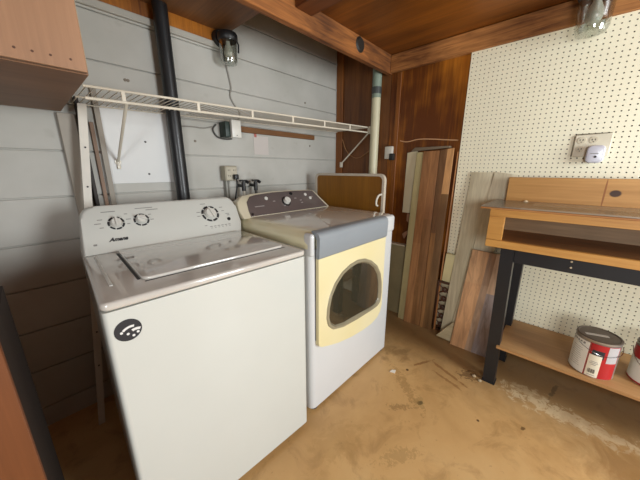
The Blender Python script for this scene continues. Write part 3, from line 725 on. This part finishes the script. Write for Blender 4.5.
# ------------------------------------------------------------------ right wall: pipe, switch, wires
pv = thing('vent_pipe', 'cream vertical pipe in the corner between shelf end and brown panel', 'pipe', (2.12, 1.318, 0))
bm = BM(); cyl(bm, (2.125, 1.325, 0), (2.125, 1.325, 1.845), .036, n=24); obj('lower_pipe', bm, plain('pvc_cream', (206, 200, 168), .4), pv)
bm = BM(); cyl(bm, (2.125, 1.325, 1.846), (2.125, 1.325, 2.085), .037, n=24); obj('upper_pipe', bm, plain('pvc_greygreen', (132, 146, 130), .5), pv)
bm = BM(); cyl(bm, (2.125, 1.325, 1.875), (2.125, 1.325, 1.925), .0395, n=24); obj('coupling_band', bm, plain('band_dark', (70, 74, 72), .4), pv)
bm = BM(); box(bm, (2.135, 1.158, 1.362), (2.168, 1.226, 1.462), .005); sw = thing('wall_switch', 'white switch box with dark corner on the brown panel', 'switch', (2.15, 1.2, 1.36)); obj('cover', bm, plain('switch_white', (214, 212, 200), .4), sw)
bm = BM(); box(bm, (2.128, 1.142, 1.352), (2.166, 1.180, 1.405), .006); obj('dark_body', bm, plain('switch_dark', (36, 38, 36), .5), sw)
xw = WX-.006
bm = BM(); tube(bm, [(xw, 1.105, 1.502), (xw, 1.06, 1.490), (xw, 1.02, 1.492), (xw, .96, 1.505), (xw, .86, 1.500), (xw, .74, 1.485), (xw, .66, 1.478)], .0045, 6, 2)
tag(obj('white_wire', bm, plain('wire_tan', (206, 160, 118), .5)), 'pale wire running across brown panel above the leaning boards', 'wire')
bm = BM(); tube(bm, [(xw, 1.70, 1.55), (xw, 1.66, 1.45), (xw, 1.58, 1.385), (xw, 1.50, 1.375), (xw, 1.42, 1.42), (xw, 1.36, 1.46)], .004, 6, 2)
tag(obj('drooping_wire', bm, plain('wire_brown', (164, 120, 78), .5)), 'thin wire drooping in a loop on the panel behind the shelf end', 'wire')
bm = BM(); tube(bm, [(xw, 1.25, 1.47), (xw, 1.225, 1.485), (xw, 1.19, 1.465), (xw, 1.16, 1.44)], .004, 6, 2); tag(obj('switch_wire', bm, plain('wire_dark', (110, 72, 44), .5)), 'short brown wire arching over the white switch box', 'wire')

# outlet and plug-in device on the pegboard
xo = WX-.0215
op = thing('outlet_plate', 'cream outlet plate with four sockets on the pegboard', 'outlet', (xo, .0, 1.34))
bm = BM(); box(bm, (xo-.006, -.105, 1.345), (xo, .040, 1.462), .003, 1); obj('plate', bm, plain('plate_cream', (226, 218, 194), .45), op)
bm = BM(); tube(bm, [(xo-.003, .035, 1.464), (xo-.003, -.10, 1.464)], .0022, 6); tube(bm, [(xo-.004, .042, 1.455), (xo-.004, .042, 1.348)], .0018, 6); obj('plate_edge_shadow', bm, plain('edge_shadow_brown', (112, 102, 82), .7), op)  # brown rods stand in for the shadow along the plate's top and left edges
for (yy, zz) in ((.012, 1.432), (-.036, 1.432), (.012, 1.385)):
    bm = BM(); cyl(bm, (xo-.006, yy, zz), (xo-.0085, yy, zz), .017, n=20); so = obj('socket', bm, plain('socket_cream', (214, 204, 178), .45), op)
    bm = BM()
    for s in (-.006, .006): box(bm, (xo-.0095, yy+s-.0014, zz-.003), (xo-.0084, yy+s+.0014, zz+.006))
    cyl(bm, (xo-.0084, yy, zz-.009), (xo-.0095, yy, zz-.009), .0024, n=8); obj('slot', bm, M_ink, so)
pd = thing('plug_in_device', 'rounded pale lilac plug-in device in the lower right socket', 'plug-in device', (xo-.02, -.05, 1.31))
bm = BM(); prism(bm, [(xo-.0065, y, z) for y, z in rrect(-.090, 1.312, -.018, 1.402, .020, 5)], (-.032, 0, 0), .007); obj('body', bm, plain('device_lilac', (208, 208, 218), .35, coat=.3), pd)
bm = BM(); cyl(bm, (xo-.0383, -.056, 1.343), (xo-.0398, -.056, 1.343), .006, n=12); obj('sensor', bm, M_black, pd)
bm = BM(); box(bm, (xo-.0392, -.066, 1.358), (xo-.0383, -.034, 1.362)); obj('printed_line', bm, M_grayink, pd)

# ------------------------------------------------------------------ things leaning on the right wall
def board(name, label, cat, bl, br, tr, tl, th, m, group=None):
    """bl.. = (x,y,z) corners of the face nearest the camera, th = thickness towards the wall"""
    bm = BM(); prism(bm, [bl, br, tr, tl], (th, 0, 0), .0015)
    return tag(obj(name, bm, m), label, cat, group)
M_lamA = staves('walnut_laminate', 'Y', [(-1, (168, 122, 80), (160, 114, 74), .7), (-.01, (140, 100, 62), (150, 106, 68), .9)], .4, -.01)
M_lamB = staves('walnut_laminate_two_tone', 'Y', [(-1, (154, 112, 70), (124, 90, 60), .8), (-.015, (122, 90, 56), (196, 148, 98), 1.10)], .4, -.01)
board('laminate_plank', 'walnut laminate plank leaning left of its twin on the brown panel', 'plank', (2.045, .895, .0), (2.055, .755, .0), (2.135, .770, 1.412), (2.135, .890, 1.410), .010, M_lamA, 'laminate planks on the wall')
board('laminate_plank', 'walnut laminate plank leaning beside the pegboard edge, its right strip lighter', 'plank', (2.050, .752, .0), (2.060, .662, .0), (2.135, .672, 1.425), (2.135, .766, 1.415), .010, M_lamB, 'laminate planks on the wall')
board('laminate_plank', 'narrow dark offcut standing right of the tall walnut planks', 'plank', (2.085, .652, .0), (2.090, .640, .0), (2.148, .645, 1.40), (2.148, .652, 1.40), .008, plain('offcut', (172, 116, 66), .5), 'laminate planks on the wall')
board('grey_plank', 'thin grey plank lying across the tops of the walnut planks', 'plank', (2.120, .985, 1.412), (2.120, .700, 1.428), (2.120, .700, 1.440), (2.120, .955, 1.440), .045, plain('slat_grey', (118, 104, 84), .6))
board('green_beige_board', 'narrow greenish beige board leaning left of the walnut planks', 'board', (2.060, .955, .0), (2.060, .897, .0), (2.140, .895, 1.405), (2.140, .945, 1.405), .012, plain('board_greenbeige', (186, 172, 124), .55))
board('cream_board', 'short cream board fixed on the panel left of the greenish board', 'board', (2.155, 1.035, .925), (2.155, .950, .925), (2.155, .948, 1.418), (2.155, 1.030, 1.405), .012, plain('board_cream', (218, 206, 172), .5))
bm = BM(); prism(bm, [(2.150, 1.0, .70), (2.150, .95, .78), (2.150, .95, .92), (2.150, .99, .92), (2.150, .99, .86), (2.150, .965, .84), (2.150, .97, .78), (2.150, 1.02, .74)], (.012, 0, 0)); tag(obj('notched_bracket', bm, plain('bracket_pinkish', (150, 108, 80), .6)), 'small notched pinkish wooden piece below the cream board', 'bracket')
board('beige_panel', 'low beige panel with pale top edge behind the dryer corner', 'panel', (2.125, 1.20, .0), (2.125, .975, .0), (2.155, .975, .640), (2.155, 1.20, .640), .010, plain('panel_beige', (150, 136, 100), .5, var=.1))
bm = BM(); box(bm, (2.118, .975, .641), (2.166, 1.20, .652), .001, 1); tag(obj('edge_strip', bm, plain('strip_pale', (196, 184, 160), .5)), 'pale strip capping the low beige panel', 'strip')

# cream cover sheet and dark lattice at the pegboard's lower left corner
bm = BM(); prism(bm, [(2.110, .640, .432), (2.110, .548, .425), (2.110, .540, .652), (2.110, .630, .655)], (.030, 0, 0), .002); tag(obj('cream_offcut', bm, plain('offcut_cream', (232, 222, 172), .5)), 'small cream board standing on the dark lattice by the pegboard', 'board')
def lattice():
    L0 = thing('lattice_panel', 'dark brown fretwork panel standing between the planks', 'lattice', (2.1, .62, 0))
    m = plain('fretwork', (84, 48, 28), .5, var=.2)
    bm = BM(); y0, y1, z1 = .545, .665, .430
    for (a, b) in ((y0, y0+.010), (y1-.010, y1)): box(bm, (2.095, a, 0), (2.112, b, z1), .001, 1)
    for zc in (.005, z1-.012): box(bm, (2.096, y0+.01, zc-.005), (2.111, y1-.01, zc+.012))
    obj('frame', bm, m, L0)
    bm = BM(); n = 5
    for k in range(n):
        za = .02+k*(z1-.05)/n; zb = za+(z1-.05)/n
        tube(bm, [(2.103, y0+.008, za), (2.103, (y0+y1)/2+.01, (za+zb)/2+.006), (2.103, y1-.008, zb)], .0042, 6, 1)
        tube(bm, [(2.105, y1-.008, za), (2.105, (y0+y1)/2-.01, (za+zb)/2-.006), (2.105, y0+.008, zb)], .0055, 6, 1)
        c = ((y0+y1)/2, (za+zb)/2)
        q = [2*PI*i/12 for i in range(12)]
        ring_prism(bm, [(2.098, c[0]+.022*math.cos(a), c[1]+.022*math.sin(a)) for a in q], [(2.098, c[0]+.012*math.cos(a), c[1]+.012*math.sin(a)) for a in q], (.01, 0, 0))
    obj('fretwork', bm, m, L0)
lattice()
bm = BM(); box(bm, (2.13, .535, .03), (2.146, .67, .42)); tag(obj('pale_backing_board', bm, plain('backing_pale', (196, 182, 150), .6)), 'pale board showing through the dark fretwork', 'board')

M_gre = wood('weathered_oak', (170, 158, 128), (226, 217, 188), 'Z', .55, 1.1, blotch=.35)
board('weathered_plank', 'pale weathered grey plank leaning upright in front of the pegboard edge', 'plank', (2.062, .590, .0), (2.062, .455, .0), (2.1405, .409, 1.258), (2.1405, .540, 1.258), .009, M_gre, 'weathered grey planks')
board('weathered_plank', 'pale weathered grey plank, its top right corner behind the workbench splashback', 'plank', (2.030, .520, .0), (2.030, .395, .0), (2.138, .272, 1.245), (2.138, .402, 1.262), .009, wood('weathered_oak_light', (178, 166, 138), (230, 222, 194), 'Z', .55, 1.0, blotch=.3), 'weathered grey planks')
bm = BM(); prism(bm, [(2.000, .600, .012), (2.006, .475, .0), (2.022, .490, .165)], (.008, 0, 0), .001); tag(obj('plank_offcut', bm, wood('weathered_offcut', (170, 154, 118), (206, 192, 156), 'Y', .55, 1.0)), 'pointed pale offcut on the floor at the foot of the weathered planks', 'offcut')
board('mixed_laminate_board', 'short laminate board with orange and grey staves by the bench leg', 'board', (1.978, .487, .0), (1.985, .240, .0), (2.070, .262, .728), (2.066, .447, .735), .009,
      staves('mixed_laminate', 'Y', [(-1, (200, 154, 112), (204, 160, 118), .5), (-.022, (172, 144, 120), (164, 134, 110), .5), (.020, (158, 146, 144), (206, 176, 148), .45)], .4, tilt=-.06))

# ------------------------------------------------------------------ workbench
wb = thing('workbench', 'workbench with open pine box, grey vinyl top and black steel frame', 'workbench', (1.93, -.4, 0))
bx0, bx1, by0, by1 = 1.715, 2.104, -1.15, .313
zt0 = 1.073
M_vin = strips('grey_vinyl', [(132, 122, 108), (112, 104, 92), (150, 138, 120), (122, 112, 100)], .15, .55, 'X', 'Y', .25, .06)
bm = BM(); box(bm, (bx0-.028, by0, zt0+.010), (bx1, by1+.041, zt0+.016)); obj('vinyl_surface', bm, M_vin, wb)
bm = BM(); box(bm, (bx0-.030, by0, zt0), (bx1, by1+.043, zt0+.0095), .002, 1); obj('top_board', bm, wood('edge_ply', (150, 92, 40), (200, 144, 84), 'Y', .5), wb)
bm = BM()
box(bm, (bx0, by0, 1.032), (bx0+.02, by1, zt0-.0005), .001, 1)
box(bm, (bx0-.002, by0, .862), (bx0+.02, by1, .903), .002, 1)
box(bm, (bx0, by1-.072, .9035), (bx0+.02, by1, 1.0315), .001, 1)
box(bm, (bx0, by0, .9035), (bx0+.02, by0+.07, 1.0315), .001, 1); obj('front_frame', bm, M_pine, wb)
bm = BM(); box(bm, (bx0+.0205, by1-.018, .862), (bx1, by1, zt0-.0005), .001, 1); obj('side_board', bm, M_pine, wb)
bm = BM(); box(bm, (bx0+.0205, by0, .862), (bx1, by0+.018, zt0-.0005), .001, 1); obj('side_board', bm, M_pine, wb)
bm = BM(); box(bm, (bx0+.0205, by0+.0185, .885), (bx1-.0185, by1-.0185, .900)); obj('box_floor', bm, wood('box_floor', (110, 72, 36), (150, 104, 58), 'Y', .55), wb)
bm = BM(); box(bm, (bx1-.018, by0+.0185, .862), (bx1, by1-.0185, zt0-.0005)); obj('box_back', bm, wood('box_back', (120, 92, 62), (160, 128, 92), 'Y', .55), wb)
M_pineK = wood('pine_splashback', (172, 122, 62), (212, 160, 94), 'Y', .5, .7, blotch=.3, knots=[(2.085-1.93, -.165+.4, 1.156, .05, .020, .016, (66, 38, 20)), (2.085-1.93, -.125+.4, 1.156, .05, .0035, .07, (150, 92, 42))])
bm = BM(); box(bm, (2.085, by0, 1.0865), (2.103, .307, 1.231), .002, 1); obj('splashback', bm, M_pineK, wb)
M_st = plain('black_steel', (36, 38, 42), .4, metal=.3, coat=.15)
ly = .170
def leg(x, y, h0=0.006, dy=-.03, w=.031):
    bm = BM()
    prism(bm, [(x-w, y-w+dy, h0), (x+w, y-w+dy, h0), (x+w, y+w+dy, h0), (x-w, y+w+dy, h0)], (0, 0, .001))
    bm.clear()
    A = [bm.verts.new(v) for v in ((x-w, y-w+dy, h0), (x+w, y-w+dy, h0), (x+w, y+w+dy, h0), (x-w, y+w+dy, h0))]
    B = [bm.verts.new(v) for v in ((x-w, y-w, .86), (x+w, y-w, .86), (x+w, y+w, .86), (x-w, y+w, .86))]
    bm.faces.new(A[::-1]); bm.faces.new(B)
    for i in range(4): bm.faces.new((A[i], A[(i+1) % 4], B[(i+1) % 4], B[i]))
    o = obj('leg', bm, M_st, wb)
    bm = BM(); box(bm, (x-w-.004, y-w+dy-.004, 0), (x+w+.004, y+w+dy+.004, h0)); obj('foot_plate', bm, M_st, o)
leg(1.768, .207, dy=-.022); leg(2.064, .188, dy=-.005, w=.037); leg(1.765, -1.08, dy=0); leg(2.068, -1.08, dy=0)
bm = BM(); box(bm, (1.742, -1.05, .786), (1.772, .175, .860), .002, 1); ap = obj('front_apron', bm, M_st, wb)
bm = BM(); box(bm, (2.060, -1.05, .80), (2.085, .153, .860), .002, 1); obj('rear_apron', bm, M_st, wb)
M_bolt = plain('bolt_pale', (190, 176, 150), .4)
for (y, z) in ((-.055, .845), (-.057, .815)):
    bm = BM(); cyl(bm, (1.742, y, z), (1.738, y, z), .0045, n=10); obj('bolt', bm, M_bolt, ap)
bm = BM(); box(bm, (1.725, -1.1, .255), (2.142, .176, .273), .002, 1); obj('lower_shelf', bm, wood('shelf_ply', (150, 108, 64), (184, 140, 90), 'Y', .5, .5, blotch=.2), wb)

# ------------------------------------------------------------------ paint cans on the lower shelf
def can(x, y, r, h, label, kind):
    z = .273
    t = thing('paint_can', label, 'paint can', (x, y, z), 'paint cans on the bench shelf')
    m_tin = plain('tin', (178, 174, 166), .35, metal=.7)
    # wrap-round label bands: split by angle, seen from the camera at (0,0)
    def band(bm, a0, a1, z0, z1, rr, n=24):
        P0 = []; P1 = []
        for k in range(n+1):
            a = a0+(a1-a0)*k/n; P0.append((x+rr*math.cos(a), y+rr*math.sin(a), z+z0)); P1.append((x+rr*math.cos(a), y+rr*math.sin(a), z+z1))
        v0 = [bm.verts.new(p) for p in P0]; v1 = [bm.verts.new(p) for p in P1]
        w0 = [bm.verts.new((x+(p[0]-x)*.99, y+(p[1]-y)*.99, p[2])) for p in P0]; w1 = [bm.verts.new((x+(p[0]-x)*.99, y+(p[1]-y)*.99, p[2])) for p in P1]
        for k in range(n):
            bm.faces.new((v0[k], v0[k+1], v1[k+1], v1[k])); bm.faces.new((w0[k], w1[k], w1[k+1], w0[k+1]))
            bm.faces.new((v1[k], v1[k+1], w1[k+1], w1[k])); bm.faces.new((v0[k], w0[k], w0[k+1], v0[k+1]))
        bm.faces.new((v0[0], v1[0], w1[0], w0[0])); bm.faces.new((v0[-1], w0[-1], w1[-1], v1[-1]))
    bm = BM(); lathe(bm, (x, y, z), [(r-.003, 0), (r, .003), (r-.0015, .008), (r-.0015, h-.010), (r+.001, h-.006), (r+.001, h)], 48); obj('tin_body', bm, m_tin, t)
    bm = BM()
    q = [2*PI*k/48 for k in range(48)]
    lathe(bm, (x, y, z+h), [(r-.001, 0), (r-.001, .003), (r-.007, .004), (r-.010, -.003+.004), (r-.016, .0015), (.002, .0015)], 48)
    li = obj('lid', bm, plain('lid_brown', (92, 78, 66), .45, metal=.2), t)
    ca = math.atan2(-y, -x) - (.20 if kind == 0 else 0)     # label seam turned a little from the open side
    white = plain('label_white', (228, 226, 216), .5, var=.03); red = plain('label_red', (170, 26, 30), .45, var=.04)
    if kind == 0:
        bm = BM(); band(bm, ca-2.4, ca-.02, .006, h-.018, r+.0006, 40); lw = obj('white_label', bm, white, t)
        bm = BM(); band(bm, ca+.0, ca+1.35, .004, h-.014, r+.0006, 30); obj('red_label', bm, red, t)
        bm = BM(); band(bm, ca-.05, ca-.02, .004, h-.012, r+.0012, 4); obj('red_edge', bm, red, t)
        bm = BM(); band(bm, ca+.02, ca+.56, .006, .125, r+.0016, 12); lp = obj('price_tag', bm, plain('tag_cream', (232, 226, 204), .5), t)
        bm = BM(); band(bm, ca+.10, ca+.62, .110, .152, r+.0014, 12); obj('dark_emblem', bm, M_ink, t)
        bm = BM()
        for k in range(7): band(bm, ca+.12+.045*k, ca+.12+.045*k+(.028 if k % 2 else .018), .026, .048, r+.0024, 2)
        obj('barcode', bm, M_ink, lp)
        bm = BM()
        for k, (w, zz) in enumerate(((.30, .088), (.36, .080), (.22, .072), (.34, .014))): band(bm, ca+.29-w/2, ca+.29+w/2, zz, zz+.0025, r+.0024, 4)
        obj('tag_printing', bm, M_grayink, lp)
        bm = BM()
        for k in range(5): band(bm, ca-1.05+.17*k, ca-1.05+.17*k+.11, h-.036+.002*(k % 2), h-.026, r+.0014, 3)
        for k in range(10): band(bm, ca-.95+.02*(k % 3), ca-.30-.03*(k % 4), .035+.011*k, .0362+.011*k, r+.0013, 8)
        obj('label_printing', bm, M_grayink, lw)
        bm = BM(); band(bm, ca+.75, ca+1.30, .095, h-.016, r+.0012, 10); obj('drip', bm, plain('paint_drip', (176, 172, 172), .5), t)
        bm = BM(); c = Vector((x-.010, y+.010, z+h+.0016)); u = Vector((.35, -1, 0)).normalized(); w_ = Vector((1, .35, 0)).normalized()
        prism(bm, [c-u*.045-w_*.009, c+u*.045-w_*.009, c+u*.045+w_*.009, c-u*.045+w_*.009], (0, 0, .001)); obj('lid_tape', bm, plain('tape_pale', (176, 164, 150), .5), li)
        ha = ca+.75
    else:
        bm = BM(); band(bm, ca-2.4, ca+2.4, .012, h*.62, r+.0006, 60); obj('white_label', bm, white, t)
        bm = BM(); band(bm, ca-2.4, ca+2.4, h*.625, h-.016, r+.0006, 60); obj('red_label', bm, red, t)
        bm = BM(); band(bm, ca-2.4, ca+2.4, .004, .011, r+.0006, 60); obj('red_edge', bm, red, t)
        ha = ca+1.2
    # wire handle lying against the side
    bm = BM(); pts = []
    for k in range(13):
        f = k/12; a = ha-1.3+2.6*f if kind == 0 else ca-1.4+2.8*f
        pts.append((x+(r+.006)*math.cos(a), y+(r+.006)*math.sin(a), z+h-.035-(.03 if kind == 0 else .075)*math.sin(PI*f)))
    tube(bm, pts, .0016, 6); hd = obj('wire_handle', bm, M_chrome, t)
can(1.835, -.224, .0845, .198, 'paint can with red and white label and tagged barcode, left on the shelf', 0)
can(1.905, -.443, .0845, .198, 'paint can with red top band and white lower label, cut by the frame', 1)

# ------------------------------------------------------------------ small loose things
bm = BM(); prism(bm, [(1.405, .675, .0008), (1.415, .645, .0008), (1.440, .652, .0008), (1.425, .672, .0008)], (0, 0, .006)); tag(obj('paper_scrap', bm, plain('scrap_white', (232, 226, 212), .6)), 'tiny white scrap on the floor in front of the dryer', 'scrap')
bm = BM(); lathe(bm, (2.05, .20, 1.0865), [(.012, 0), (.014, .004), (.008, .009), (.002, .011)], 10); tag(obj('pale_crumb', bm, plain('crumb', (220, 204, 170), .6)), 'small pale crumb on the grey bench top', 'crumb')
for (x, y) in ((1.735, .262), (1.715, .225)):
    bm = BM(); lathe(bm, (x, y, 0), [(.010, 0), (.012, .005), (.006, .010), (.002, .011)], 8); tag(obj('floor_crumb', bm, plain('floor_crumb', (170, 150, 120), .7)), 'small grey crumb on the floor at the bench leg', 'crumb', 'crumbs at the bench leg')
